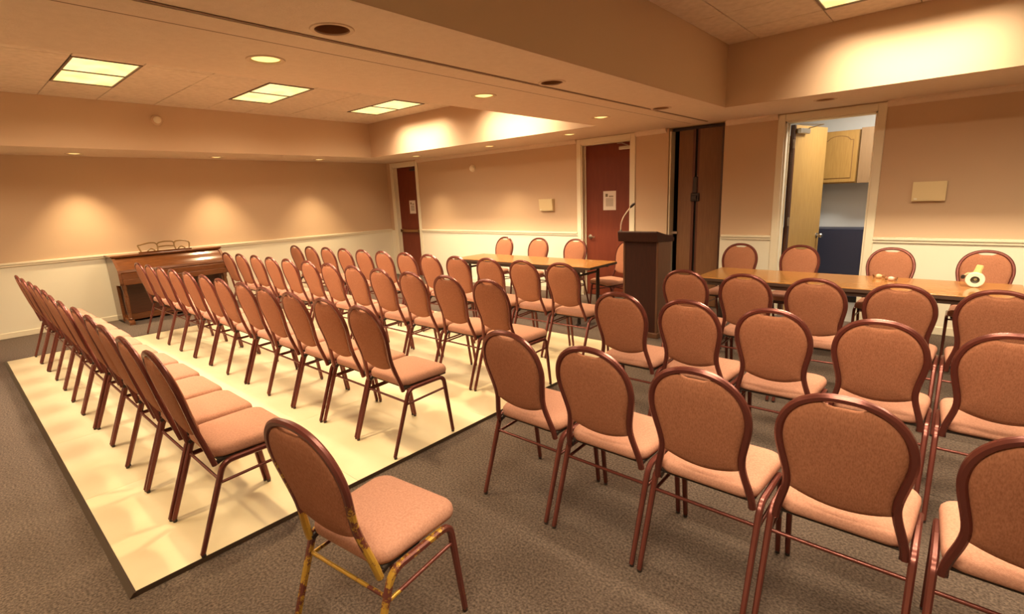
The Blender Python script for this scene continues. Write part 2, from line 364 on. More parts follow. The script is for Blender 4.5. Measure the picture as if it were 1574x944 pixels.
bm = bmesh.new(); lathe(bm, [(.032, 0), (.032, .008), (.012, .012), (.012, .035), (.027, .045), (.030, .06), (.022, .072)], 18, (.735, -.045, .93), 'y')
for v in bm.verts: v.co.y = -.045 - (v.co.y + .045)
bmesh.ops.recalc_face_normals(bm, faces=bm.faces)
k = new_mesh_obj('door_knob', bm, M['steel'], d3, 40)
c3 = new_mesh_obj('door_closer', B(.04, .26, -.10, -.045, D3[2] - .13, D3[2] - .07, .008, 2), M['steel'], d3)
bm = bmesh.new(); sweep(bm, [(.2, -.11, D3[2] - .07), (.20, -.27, D3[2] - .045)], rprof(.022, .01, .002)); sweep(bm, [(.2, -.27, D3[2] - .045), (.03, -.08, D3[2] - .03)], rprof(.022, .01, .002))
new_mesh_obj('closer_arm', bm, M['steel'], c3)
for z in (.25, 1.15, 2.05):
    bm = bmesh.new(); lathe(bm, [(.011, z - .05), (.011, z + .05)], 10, (0, -.05, 0)); new_mesh_obj('hinge', bm, M['steel'], d3)
# paper notices taped to the doors
def notice(x, z, w, h, label):
    o = new_mesh_obj('paper_notice', B(-w / 2, w / 2, -.003, 0, -h / 2, h / 2), M['paper']); o.location = (x, YF + .0895, z); tag(o, label, 'notice'); return o
notice(-4.0, 1.463, .215, .28, 'white printed paper notice taped to the red-brown door behind the lectern')
notice(-8.73, 1.45, .20, .27, 'white printed paper notice taped to the red-brown corner door')
# ================================================================== folding partition in its pocket
fp = tag(empty('folding_partition', (-2.69, YF + .1, 0)), 'brown folding partition stacked in its wall pocket beside the lectern', 'partition')
zt = ZS - .012
for (a, bb, y0, y1) in ((-.262, -.062, .015, -.005), (.03, .315, -.015, .01)):
    bm = bmesh.new(); prism(bm, [(a, y0), (bb, y1), (bb, y1 + .05), (a, y0 + .05)], 'z', .012, zt - .03); new_mesh_obj('panel', bm, M['partition'], fp)
for (a, bb) in ((-.062, -.028), (.004, .03)): new_mesh_obj('edge_profile', B(a, bb, -.015, .05, .012, zt - .03), mat('dark_red_edge', (.10, .03, .015), .4, metal=.3), fp)
new_mesh_obj('seal_gap', B(-.028, .004, .01, .05, .012, zt - .03), M['black'], fp)
bm = bmesh.new(); box(bm, -.07, .045, -.035, -.015, 1.42, 1.53, .008, 2); box(bm, -.045, .015, -.03, -.012, 1.53, 1.74, .006, 1); box(bm, -.05, .02, -.05, -.035, 1.44, 1.50, .008, 2)
new_mesh_obj('pull_handle', bm, M['darkmetal'], fp)
new_mesh_obj('top_track', B(-.34, .345, -.03, .06, zt - .03, zt), M['darkmetal'], fp)
new_mesh_obj('jamb_strip', B(.325, .355, -.06, .05, .012, zt - .03), M['walnutdark'], fp)
new_mesh_obj('latch', B(-.335, -.25, -.012, .012, .985, 1.02, .003, 1), M['steel'], fp)
new_mesh_obj('jamb_strip', B(-.355, -.335, -.08, .05, .012, zt - .03), M['trim'], fp)
# ================================================================== kitchen beyond the open doorway
KX0, KX1, KY1 = -2.25, .6, 8.36
struct(new_mesh_obj('wall_kitchen', boxes((KX0 - .1, KX0, YF + T, KY1, 0, 2.7), (KX1, KX1 + .1, YF + T, KY1, 0, 2.7), (KX0 - .1, KX1 + .1, KY1, KY1 + .1, 0, 2.7), (KX0, KX1, YF + T, YF + T + .01, 2.4, 2.7)), M['kitchenwall']))
struct(new_mesh_obj('floor_kitchen', B(KX0 - .1, KX1 + .1, YF + T, KY1 + .1, -.1, .001), M['kfloor']))
struct(new_mesh_obj('ceiling_kitchen', B(KX0 - .1, KX1 + .1, YF + T, KY1 + .1, 2.7, 2.75), M['kitchenwall']))
def arch_poly(x0, x1, z0, z1, rise, n=10):
    pts = [(x0, z0), (x1, z0), (x1, z1 - rise)]
    for i in range(n + 1):
        t = i / n; x = x1 + (x0 - x1) * t
        s = max(0, 1 - ((t - .5) / .40) ** 2) if abs(t - .5) < .40 else 0
        pts.append((x, z1 - rise + rise * s ** .6))
    pts.append((x0, z1 - rise)); 
    out = []
    for p in pts:
        if not out or (abs(p[0] - out[-1][0]) + abs(p[1] - out[-1][1])) > 1e-5: out.append(p)
    return out
uc = tag(empty('upper_cabinet', (-1.545, 8.02, 1.575)), 'oak wall cabinet with arched panel doors seen through the open doorway', 'cabinet')
new_mesh_obj('body', B(-.46, .46, 0, .33, 0, .665), M['oak'], uc)
for x0 in (-.445, .015):
    dr = new_mesh_obj('cabinet_door', B(x0, x0 + .43, -.022, 0, .015, .65, .005, 2), M['oak'], uc)
    bm = bmesh.new(); prism(bm, arch_poly(x0 + .06, x0 + .37, .07, .595, .055), 'y', -.030, -.022); new_mesh_obj('raised_panel', bm, M['oak'], dr)
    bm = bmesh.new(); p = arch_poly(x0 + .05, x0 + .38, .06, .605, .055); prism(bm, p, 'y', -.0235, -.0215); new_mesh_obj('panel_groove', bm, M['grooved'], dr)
    hx = x0 + .43 if x0 < 0 else x0 - .003
    new_mesh_obj('hinge', boxes((hx - .012, hx + .004, -.026, -.018, .15, .20), (hx - .012, hx + .004, -.026, -.018, .47, .52)), M['darkmetal'], dr)
uc2 = tag(empty('upper_cabinet', (-.715, 7.965, 1.58)), 'tan end panel of wall cabinet hung at right of the arched cabinet', 'cabinet')
new_mesh_obj('body', B(-.355, .5, .02, .38, 0, .665), M['oakside'], uc2); new_mesh_obj('end_panel', B(-.36, .5, 0, .02, -.008, .672, .002, 1), M['oakside'], uc2)
bc = tag(empty('base_cabinet', (-1.2, 7.95, 0)), 'dark navy base unit standing below the white kitchen wall', 'cabinet')
new_mesh_obj('body', B(-.75, .55, .02, .40, .08, .965), M['navy'], bc); new_mesh_obj('plinth', B(-.75, .55, .06, .40, .002, .08), M['black'], bc)
new_mesh_obj('top', B(-.75, .55, 0, .40, .965, .985, .003, 1), M['navy'], bc)
new_mesh_obj('front_panel', B(-.75, .55, 0, .02, .09, .965, .003, 1), M['navy'], bc)
kl = tag(empty('kitchen_ceiling_light', (-.65, 7.2, 2.7)), 'fluorescent ceiling light in the kitchen beyond the doorway', 'ceiling light')
new_mesh_obj('housing', B(-.3, .3, -.15, .15, -.06, 0, .01, 1), M['whiteplastic'], kl)
ld = bpy.data.lights.new('kitchen_lamp', 'AREA'); ld.shape = 'RECTANGLE'; ld.size = .55; ld.size_y = .28; ld.energy = 58; ld.color = (1, .93, .80)
lo = bpy.data.objects.new('kitchen_lamp', ld); COL.objects.link(lo); lo.parent = kl; lo.location = (0, 0, -.07)
# ================================================================== ceiling lights
def troffer(x, y, label, watts):
    t = tag(empty('ceiling_light', (x, y, ZC)), label, 'ceiling light', 'rectangular ceiling lights in the coffers')
    w, d = .605, .272
    bm = boxes((-w, w, -d, -d + .018, -.004, .03), (-w, w, d - .018, d, -.004, .03), (-w, -w + .018, -d + .018, d - .018, -.004, .03), (w - .018, w, -d + .018, d - .018, -.004, .03))
    new_mesh_obj('frame', bm, mat_frame, t)
    new_mesh_obj('divider', B(-.009, .009, -d + .018, d - .018, -.003, .03), mat_frame, t)
    for s in (-1, 1): 
        c = s * (.009 + w - .018) / 2
        new_mesh_obj('lens_panel', B(c - .289, c + .289, -d + .018, d - .018, .006, .012), M['lens'], t)
    ld = bpy.data.lights.new('troffer_lamp', 'AREA'); ld.shape = 'RECTANGLE'; ld.size = 1.15; ld.size_y = .48; ld.energy = watts; ld.color = WARM; ld.spread = math.radians(156 if x < -3 else 118)
    lo = bpy.data.objects.new('troffer_lamp', ld); COL.objects.link(lo); lo.parent = t; lo.location = (0, 0, -.006)
    for q in (-1, 1):   # the prismatic lens throws part of its light sideways
        ld = bpy.data.lights.new('troffer_side_lamp', 'AREA'); ld.shape = 'RECTANGLE'; ld.size = 1.1; ld.size_y = .06; ld.energy = SIDE_W; ld.color = WARM; ld.spread = math.radians(84)
        lo = bpy.data.objects.new('troffer_side_lamp', ld); COL.objects.link(lo); lo.parent = t; lo.location = (0, q * .20, -.03); lo.rotation_euler = (q * math.radians(38), 0, 0)
mat_frame = mat('troffer_frame', (.16, .10, .06), .5)
tl = ['nearest the camera on the piano side', 'in the middle of the piano-side coffer', 'farthest back on the piano side, near the corner door']
for i, (x, y) in enumerate(TRL):
    troffer(x, y, ('lit two-pane ceiling light ' + tl[i]) if i < 3 else ['lit ceiling light hidden behind the beam, nearest the camera', 'lit ceiling light hidden behind the beam, middle of the row', 'lit ceiling light hidden behind the beam, nearest the front wall', 'lit ceiling light behind the camera on the piano side', 'lit ceiling light behind the camera beside the beam'][i - 3], TROFFER_L)
for i, (x, y) in enumerate(TRR): troffer(x, y, 'lit ceiling light above the right-hand chairs, at the bright coffer face' if i == 0 else ['lit ceiling light above the middle carpet row, outside the picture', 'lit ceiling light above the nearest carpet row, outside the picture', 'lit ceiling light to the right of the picture, nearest the front wall', 'lit ceiling light to the right of the picture, middle of three', 'lit ceiling light to the right of the picture, farthest from the front wall', 'added lit ceiling light, unseen behind the camera, right of the beam'][i - 1], TROFFER_R)
def downlight(x, y, lit, label, r=RH, gain=1.0):
    t = tag(empty('downlight', (x, y, ZS)), label, 'downlight', 'round recessed downlights')
    bm = bmesh.new(); lathe(bm, [(r - .002, .004), (r - .002, -.004), (r + .016, -.005), (r + .02, 0)], 28, cap=False); new_mesh_obj('trim_ring', bm, M['ring'], t, 40)
    bm = bmesh.new(); lathe(bm, [(r - .001, .0), (r - .004, .05), (r - .012, .11)], 28, cap=False)
    new_mesh_obj('reflector', bm, M['canlit'] if lit else M['bulboff'], t, 50)
    zz = .004 if lit else .10
    bm = bmesh.new(); lathe(bm, [(.001, zz - .012), (r * .45, zz - .009), (r - .008, zz)] if lit else [(.001, zz - .02), (r * .4, zz - .012), (r - .012, zz)], 24, cap=False); new_mesh_obj('lamp', bm, M['bulb'] if lit else M['bulboff'], t, 60)
    if lit:
        ld = bpy.data.lights.new('downlight_lamp', 'SPOT'); ld.energy = DOWN_W * 3 * gain; ld.color = (1, .75, .42); ld.spot_size = math.radians(86); ld.spot_blend = 1.0; ld.shadow_soft_size = .05
        lo = bpy.data.objects.new('downlight_lamp', ld); COL.objects.link(lo); lo.parent = t; lo.location = (0, 0, -.022)
for i, (x, y) in enumerate(DL_LEFT): downlight(x, y, True, ['lit downlight in piano-wall soffit, nearest the camera', 'lit downlight in piano-wall soffit, middle of three', 'lit downlight in piano-wall soffit, nearest the corner door'][i], gain=1.3)
for i, (x, y) in enumerate(DL_FRONT): downlight(x, y, True, ['lit downlight in front soffit beside the corner door', 'lit downlight in front soffit between the two red-brown doors', 'lit downlight in front soffit just before the second red-brown door'][i], gain=.75)
for i, (x, y) in enumerate(DL_BEAM): downlight(x, y, True, ['large-looking lit downlight in the beam, nearest the camera', 'lit downlight in the beam, middle of three', 'lit downlight in the beam, farthest, towards the lectern', 'added lit downlight in the beam, unseen behind the camera'][i])
for i, (x, y) in enumerate(DL_OFF): downlight(x, y, False, ['unlit dark downlight in the beam, nearest the camera', 'unlit dark downlight in the beam, middle of three', 'unlit dark downlight in the beam, farthest, above the lectern'][i])
downlight(*DL_OFFF[0], False, 'unlit dark downlight in the front soffit above the kitchen doorway')
# ================================================================== wall fittings
def detector(axis, ctr, label):
    t = tag(empty('smoke_detector', ctr), label, 'detector')
    s = 1 if axis == 'x' else -1
    bm = bmesh.new(); lathe(bm, [(.065, 0), (.065, s * .02), (.058, s * .032)], 24, axis=axis); new_mesh_obj('base', bm, M['trim'] if axis == 'y' else M['ring'], t, 40)
    bm = bmesh.new(); lathe(bm, [(.045, s * .032), (.043, s * .05), (.03, s * .06), (.001, s * .063)], 24, axis=axis); new_mesh_obj('cap', bm, M['whiteplastic'] if axis == 'y' else M['trim'], t, 40)
detector('x', (SX, 2.27, 2.775), 'round pale detector high on the coffer face above the piano')
detector('y', (-6.776, YF, 2.108), 'round white detector on the front wall between the red-brown doors')
def wallbox(x, z, w, h, label):
    t = tag(empty('wall_speaker', (x, YF, z)), label, 'wall box')
    bm = bmesh.new(); prism(bm, [(0, -h / 2), (0, h / 2), (-.075, h / 2), (-.055, -h / 2)], 'x', -w / 2, w / 2); new_mesh_obj('housing', bm, M['cream'], t)
    bm = bmesh.new(); prism(bm, [(-.0762, h / 2 - .012), (-.0802, h / 2 - .012), (-.0612, -h / 2 + .012), (-.0572, -h / 2 + .012)], 'x', -w / 2 + .012, w / 2 - .012); new_mesh_obj('grille', bm, M['cream'], t)
    bm = bmesh.new(); box(bm, -w / 2 + .02, -w / 2 + .045, -.066, -.060, -h / 2 + .015, -h / 2 + .03); new_mesh_obj('badge', bm, M['whiteplastic'], t)
wallbox(-5.09, 1.425, .27, .19, 'cream box on the front wall left of the red-brown door')
wallbox(-.28, 1.465, .265, .19, 'cream box on the front wall right of the kitchen doorway')
# ================================================================== dance floor
df = tag(empty('dance_floor', (-5.125, 2.42, 0)), 'pale maple portable dance floor with dark edging laid on the carpet', 'dance floor')
DX0, DX1, DY0, DY1 = -7.80, -2.45, .285, 4.555
nx, ny = 5, 4; pw, pd = (DX1 - DX0) / nx, (DY1 - DY0) / ny; pm = None
for i in range(nx):
    for j in range(ny):
        if pm is None: o = new_mesh_obj('floor_panel', B(-pw / 2 + .0006, pw / 2 - .0006, -pd / 2 + .0006, pd / 2 - .0006, 0, .02, .0008, 1), M['floorpanel'], df); pm = o.data
        else: o = bpy.data.objects.new('floor_panel', pm); COL.objects.link(o); o.parent = df
        o.location = (DX0 + pw * (i + .5) + 5.125, DY0 + pd * (j + .5) - 2.42, .0005)
lx, ly = 5.125, -2.42
e = .03
for (ax, a0, a1, f, sg) in (('y', DY0, DY1 + e, DX0, -1), ('y', DY0, DY1 + e, DX1, 1), ('x', DX0 - .008, DX1 + .008, DY0, -1), ('x', DX0, DX1, DY1, 1)):
    off = (lx if ax == 'y' else ly); o2 = (ly if ax == 'y' else lx); wid = .026 if f == DY0 else e if f == DY1 else .008
    bm = bmesh.new(); prism(bm, [(f + off, .001), (f + off, .0215), (f + off + sg * wid * .35, .0215), (f + off + sg * wid, .003), (f + off + sg * wid, .001)], ax, a0 + o2, a1 + o2); new_mesh_obj('edging', bm, M['edge'], df)
# ================================================================== banquet chair
def yb_(z): return .112 - .235 * (z - .43)           # rake of the back
def hw(z):
    pass
def back_outline(off):
    """half outline (x>=0) of the back frame centre line offset inwards by off, bottom to top"""
    key = [(.188, .405), (.185, .44), (.174, .49), (.161, .54), (.154, .585), (.157, .63), (.167, .68), (.177, .73)]
    pts = [Vector((x, z)) for x, z in key]
    cz, a, bz = .765, .181, .180
    for i in range(0, 13):
        t = math.pi / 2 * i / 12; e_ = 2 / 2.25
        pts.append(Vector((a * max(0, math.cos(t)) ** e_, cz + bz * math.sin(t) ** e_)))
    sm = smooth_path([(p.x, p.y, 0) for p in pts], 2); sm[-1].x = 0
    out = []
    for i, p in enumerate(sm):
        t = sm[min(i + 1, len(sm) - 1)] - sm[max(i - 1, 0)]; t.normalize(); nrm = Vector((-t.y, t.x, 0))
        if i == len(sm) - 1: nrm = Vector((0, -1, 0))
        q = p + nrm * off; out.append((max(0, q.x), q.y))
    return out
def make_chair(frame_m):
    t = empty('banquet_chair')
    # back frame: flattened tube bent to a keyhole outline
    half = back_outline(0.0); pts = [(x, yb_(z), z) for x, z in half]; pts = pts + [(-x, y, z) for x, y, z in pts[-2::-1]]
    bm = bmesh.new(); sweep(bm, pts, rprof(.026, .024, .007), up=(0, -1, -.235)); bmesh.ops.recalc_face_normals(bm, faces=bm.faces)
    new_mesh_obj('back_frame', bm, frame_m, t, 35)
    # upholstered back panel, inside the frame, with curved lower edge and hand slot at the top
    inner = [p for p in back_outline(.012) if p[1] > .555]
    zt = max(p[1] for p in inner); top = zt - .0075
    R = [(x, z) for x, z in inner if z < top]
    xr = R[-1][0]
    topc = [(xr * (1 - k / 6), top - .013 * min(1, 2.4 * (1 - abs(1 - k / 6)))) for k in range(1, 13)]
    L = [(-x, z) for x, z in R[::-1]]
    xb = R[0][0]; zb = R[0][1]
    bot = [(-xb + 2 * xb * k / 10, zb - .035 * (1 - (1 - 2 * k / 10) ** 2)) for k in range(1, 10)]
    poly = R + topc[:-1] + L + bot
    cx_, cz_ = 0, .73
    bm = bmesh.new(); rings = []
    for sc, d in ((.001, -.020), (.55, -.020), (.88, -.016), (.975, -.010), (1, -.003), (1, .006), (.965, .016), (.85, .024), (.5, .030), (.001, .032)):
        rings.append([bm.verts.new((cx_ + (x - cx_) * sc, yb_(cz_ + (z - cz_) * sc) + d, cz_ + (z - cz_) * sc)) for x, z in poly])
    for r0, r1 in zip(rings, rings[1:]):
        for i in range(len(poly)): bm.faces.new((r0[i], r0[(i + 1) % len(poly)], r1[(i + 1) % len(poly)], r1[i]))
    bmesh.ops.remove_doubles(bm, verts=bm.verts, dist=.0008); bmesh.ops.recalc_face_normals(bm, faces=bm.faces)
    new_mesh_obj('backrest', bm, M['backfabric_shaded'], t, 50)
    # seat cushion
    def outline(inset, n=7):
        y0, y1, wr, wf, r = .118 + inset, .492 - inset, .197 - inset, .209 - inset, max(.012, .062 - inset * .45)
        pts = []
        for (sx, yy, w, a0) in ((1, y0, wr, -90), (1, y1, wf, 0), (-1, y1, wf, 90), (-1, y0, wr, 180)):
            cy = y0 + r if yy == y0 else y1 - r; cx = sx * (w - r)
            for k in range(n): a = math.radians(a0 + 90 * k / (n - 1)); pts.append((cx + r * math.cos(a), cy + r * math.sin(a)))
        return pts
    bm = bmesh.new(); rings = []
    for ins, z in ((.012, .428), (.003, .432), (0, .445), (.002, .462), (.010, .474), (.026, .481), (.055, .485), (.10, .488), (.15, .489)):
        rings.append([bm.verts.new((x, y, z + .004 * math.cos((y - .3) * 6))) for x, y in outline(ins)])
    for r0, r1 in zip(rings, rings[1:]):
        m = len(r0)
        for i in range(m): bm.faces.new((r0[i], r0[(i + 1) % m], r1[(i + 1) % m], r1[i]))
    bm.faces.new(rings[-1]); bm.faces.new(rings[0][::-1]); bmesh.ops.recalc_face_normals(bm, faces=bm.faces)
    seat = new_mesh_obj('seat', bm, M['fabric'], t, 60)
    new_mesh_obj('seat_board', B(-.185, .185, .135, .475, .416, .430, .003, 1), M['underseat'], t)
    # four legs; each runs up, bends and carries half of the side rail
    for s in (-1, 1):
        rear = fillet_path([(s * .2085, 0, .012), (s * .2085, .148, .416), (s * .2080, .295, .416)], .045, 5)
        front = fillet_path([(s * .2085, .482, .012), (s * .2085, .430, .416), (s * .2080, .295, .416)], .045, 5)
        for path in (rear, front):
            sc = [.82] + [1.0] * (len(path) - 1)
            bm = bmesh.new(); sweep(bm, path, rprof(.026, .0235, .006), up=(1, 0, 0), scales=sc)
            bmesh.ops.recalc_face_normals(bm, faces=bm.faces); lg = new_mesh_obj('leg', bm, frame_m, t, 35)
            p = path[0]; bm = bmesh.new(); lathe(bm, [(.009, 0), (.0105, .003), (.0105, .018), (.009, .022)], 10, (p.x, p.y + (.003 if p.y < .2 else -.001), 0)); new_mesh_obj('foot_cap', bm, M['glide'], lg, 40)
        bm = bmesh.new(); sweep(bm, [(s * .209, .118, .322), (s * .209, .443, .336)], cprof(.0075, 8)); new_mesh_obj('side_stretcher', bm, frame_m, t, 50)
    bm = bmesh.new(); sweep(bm, [(-.206, .122, .335), (.206, .122, .335)], cprof(.0075, 8)); new_mesh_obj('cross_stretcher', bm, frame_m, t, 50)
    for s in (-1, 1):
        bm = bmesh.new(); sweep(bm, [(s * .178, .118, .405), (s * .178, .16, .421), (s * .178, .30, .421)], rprof(.012, .02, .002)); new_mesh_obj('back_bracket', bm, M['darkmetal'], t)
    return t
ORD = ['first', 'second', 'third', 'fourth', 'fifth', 'sixth']
proto = make_chair(M['frame']); used = [False]
def place(x, y, z, rz, label, group):
    if not used[0]: o = proto; used[0] = True
    else: o = copy_tree(proto)
    o.location = (x, y, z); o.rotation_euler = (0, 0, rz); tag(o, label, 'chair', group)
    return o
ROWS = [('rearmost', -2.662, .4425, .54), ('second', -2.688, .4480, 1.635), ('third', -2.668, .4655, 2.715), ('front', -2.712, .4625, 3.725)]
for rn, x0, pt, y0 in ROWS:
    for i in range(12):
        end = '%s from the aisle end' % ORD[i] if i < 6 else '%s from the piano-wall end' % ORD[11 - i]
        place(x0 - pt * i + random.uniform(-.0005, .0005), y0 + random.uniform(-.010, .010) - .02 * i / 11, .0205, random.uniform(-.004, .004) * (0 if pt < .45 else 1),
              'rose banquet chair, %s of the %s dance-floor row' % (end, rn), 'chairs on the dance floor')
for rn, x0, pt, y0 in (('nearest', (-1.585, -1.118, -.66, -.205, .262), 0, 1.725), ('middle', (-1.612, -1.150, -.693, -.228, .228), 0, 2.835), ('farthest', (-1.628, -1.163, -.703, -.238, .215), 0, 3.91)):
    for i in range(5):
        place(x0[i], y0 + random.uniform(-.008, .008), 0, random.uniform(-.004, .004), 'rose banquet chair, %s from the left in the %s carpet row' % (ORD[i], rn), 'chairs in the carpet rows')
for i, x in enumerate((-5.47, -4.78, -4.11)):
    place(x, 6.035, 0, math.pi + (-.02, .02, .04)[i], 'pink-fronted banquet chair behind the far table, %s' % ['leftmost of three', 'middle of three', 'rightmost of three, by the door'][i], 'chairs at the tables')
place(-3.27, 6.0, 0, math.radians(161), 'rose banquet chair angled at the far table end, half behind the lectern', 'chairs at the tables')
for i, x in enumerate((-1.86, -1.25, -.47, .20)):
    place(x, 6.045, 0, math.pi + (.03, -.02, .01, .0)[i], ['pink-fronted banquet chair behind the amber table, beside the folding partition', 'pink-fronted banquet chair behind the amber table, before the oak door', 'pink-fronted banquet chair behind the amber table, right of the kitchen doorway', 'pink-fronted banquet chair behind the tape dispenser on the amber table'][i], 'chairs at the tables')
lone = make_chair(M['worn']); lone.location = (-1.452, .604, 0); lone.rotation_euler = (0, 0, math.radians(6.6))
tag(lone, 'stray rose banquet chair with chipped frame showing yellow, alone on the carpet', 'chair')
# ================================================================== tables
def table(x0, x1, y0, y1, rz, label):
    cx, cy = (x0 + x1) / 2, (y0 + y1) / 2; w, d = (x1 - x0) / 2, (y1 - y0) / 2
    t = tag(empty('folding_table', (cx, cy, 0), rz), label, 'table', 'long folding tables')
    new_mesh_obj('tabletop', B(-w, w, -d, d, .722, .745, .003, 2), M['tabletop'], t)
    new_mesh_obj('edge_band', boxes((-w - .003, w + .003, -d - .003, -d + .004, .712, .738), (-w - .003, w + .003, d - .004, d + .003, .712, .738), (-w - .003, -w + .004, -d, d, .712, .738), (w - .004, w + .003, -d, d, .712, .738)), M['tableedge'], t)
    new_mesh_obj('apron', boxes((-w + .1, w - .1, -d + .03, -d + .05, .672, .714), (-w + .1, w - .1, d - .05, d - .03, .672, .714)), M['tableedge'], t)
    for s in (-1, 1):
        for q in (-1, 1):
            bm = bmesh.new(); sweep(bm, [(s * (w - .22), q * (d - .09), .02), (s * (w - .22), q * (d - .09), .714)], rprof(.042, .036, .006)); sweep(bm, [(s * (w - .22), q * (d - .09), .03), (s * (w - .22), q * (d - .02), .012)], rprof(.03, .022, .004)); 
            new_mesh_obj('leg', bm, M['darkmetal'], t)
        for z in (.16, .62):
            bm = bmesh.new(); sweep(bm, [(s * (w - .22), -d + .09, z), (s * (w - .22), d - .09, z)], rprof(.025, .025, .005)); new_mesh_obj('leg_crossbar', bm, M['darkmetal'], t)
        bm = bmesh.new(); sweep(bm, [(s * (w - .22), 0, .60), (s * (w - .58), 0, .712)], rprof(.02, .008, .002)); new_mesh_obj('leg_brace', bm, M['darkmetal'], t)
table(-5.47, -3.165, 4.925, 5.535, 0, 'long folding table left of the lectern, before the front wall')
table(-1.895, .415, 4.84, 5.55, 0, 'long amber folding table right of the lectern with tape dispenser on it')
# hand tape dispenser standing on its roll
tapeo = tag(empty('tape_dispenser', (.128, 5.29, .745), math.radians(-3)), 'cream tape roll in a hand dispenser with upright yellow grip on the amber table', 'tape dispenser')
zc = .0595
bm = bmesh.new(); lathe(bm, [(.028, -.026), (.054, -.026), (.058, -.022), (.058, .022), (.054, .026), (.028, .026), (.028, -.026)], 30, (0, 0, zc), 'y', cap=False); new_mesh_obj('tape_roll', bm, M['whiteplastic'], tapeo, 40)
bm = bmesh.new(); lathe(bm, [(.001, -.012), (.010, -.016), (.016, -.014), (.027, -.020), (.0278, .022), (.001, .022)], 24, (0, 0, zc), 'y', cap=False); new_mesh_obj('hub', bm, mat('olive_black_plastic', (.045, .034, .014), .5), tapeo, 40)
bm = bmesh.new(); lathe(bm, [(.001, -.019), (.009, -.018), (.010, -.012)], 16, (.002, 0, zc + .003), 'y', cap=False); new_mesh_obj('hub_screw', bm, mat('olive_plastic', (.30, .24, .12), .5), tapeo, 40)
bm = bmesh.new(); sweep(bm, [(.004, .01, zc + .045), (.010, .012, zc + .075), (.016, .012, zc + .10), (.018, .012, zc + .112)], rprof(.044, .030, .008), up=(0, 1, 0), scales=[1.2, .95, 1.0, .85]); new_mesh_obj('grip', bm, mat('pale_yellow_plastic', (.78, .62, .26), .45), tapeo, 40)
bm = bmesh.new(); sweep(bm, [(.006, .03, zc), (.010, .033, zc + .05), (-.05, .033, zc + .042), (-.072, .033, zc + .02)], rprof(.012, .006, .002), up=(0, 1, 0)); new_mesh_obj('side_frame', bm, M['cream'], tapeo, 40)
bm = bmesh.new(); lathe(bm, [(.012, -.024), (.014, -.02), (.014, .036), (.012, .04)], 14, (-.073, 0, zc + .016), 'y'); new_mesh_obj('roller', bm, M['darkmetal'], tapeo, 40)
# two wrapped sweets on the same table
for (x, y, rz, c, lb) in ((-.50, 5.45, .5, (.80, .50, .28), 'small orange-wrapped sweet on the amber table, left of the pair'), (-.40, 5.35, -.3, (.85, .52, .40), 'small pink-wrapped sweet on the amber table, right of the pair')):
    sw = tag(empty('wrapped_sweet', (x, y, .745), rz), lb, 'sweet', 'wrapped sweets'); m = mat('sweet_wrapper', c, .25)
    bm = bmesh.new(); lathe(bm, [(.004, -.024), (.014, -.020), (.019, -.006), (.019, .006), (.014, .020), (.004, .024)], 14, (0, 0, .0185), 'x'); new_mesh_obj('sweet', bm, m, sw, 40)
    for s in (-1, 1):
        bm = bmesh.new(); lathe(bm, [(.004, s * .023), (.012, s * .033), (.017, s * .043)], 10, (0, 0, .0185), 'x', cap=False); new_mesh_obj('twist', bm, mat('sweet_twist', (.30, .13, .05), .3), sw, 40)
# ================================================================== lectern
lc = tag(empty('lectern', (-2.575, 5.16, 0)), 'dark mahogany lectern standing between the two tables', 'lectern')
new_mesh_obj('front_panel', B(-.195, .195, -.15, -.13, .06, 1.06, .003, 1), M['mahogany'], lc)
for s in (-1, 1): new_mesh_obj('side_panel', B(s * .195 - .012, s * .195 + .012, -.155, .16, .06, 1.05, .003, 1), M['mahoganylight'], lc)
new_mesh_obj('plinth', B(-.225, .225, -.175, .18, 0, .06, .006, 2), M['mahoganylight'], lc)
new_mesh_obj('shelf', B(-.183, .183, -.13, .15, .62, .64), M['mahogany'], lc)
bm = bmesh.new(); prism(bm, [(-.20, 1.055), (-.215, 1.155), (-.205, 1.168), (.22, 1.075), (.22, 1.04), (.19, 1.03), (-.13, 1.05)], 'x', -.245, .215); bmesh.ops.bevel(bm, geom=bm.edges[:], offset=.004, segments=1, affect='EDGES')
tp = new_mesh_obj('reading_top', bm, M['mahogany'], lc)
new_mesh_obj('paper_ledge', B(-.235, .205, .195, .215, 1.075, 1.10, .003, 1), M['mahogany'], tp)
mc = tag(empty('gooseneck_microphone', (-2.805, 4.99, 1.158)), 'slender pale gooseneck microphone rising from the lectern top', 'microphone')
bm = bmesh.new(); lathe(bm, [(.016, 0), (.016, .012), (.008, .02)], 14); new_mesh_obj('base', bm, M['darkmetal'], mc, 40)
bm = bmesh.new(); gp = smooth_path([(0, 0, .01), (.005, 0, .08), (.03, 0, .15), (.075, .005, .215), (.115, .01, .265)], 5); sweep(bm, gp, cprof(.0065, 8), up=(0, 1, 0)); new_mesh_obj('neck', bm, mat('pale_enamel', (.75, .62, .48), .35), mc, 50)
bm = bmesh.new(); sweep(bm, [(.108, .009, .256), (.118, .011, .268), (.145, .014, .292), (.158, .015, .302)], cprof(.014, 10), up=(0, 1, 0), scales=[.6, 1, 1.1, .7]); new_mesh_obj('head', bm, M['darkmetal'], mc, 50)
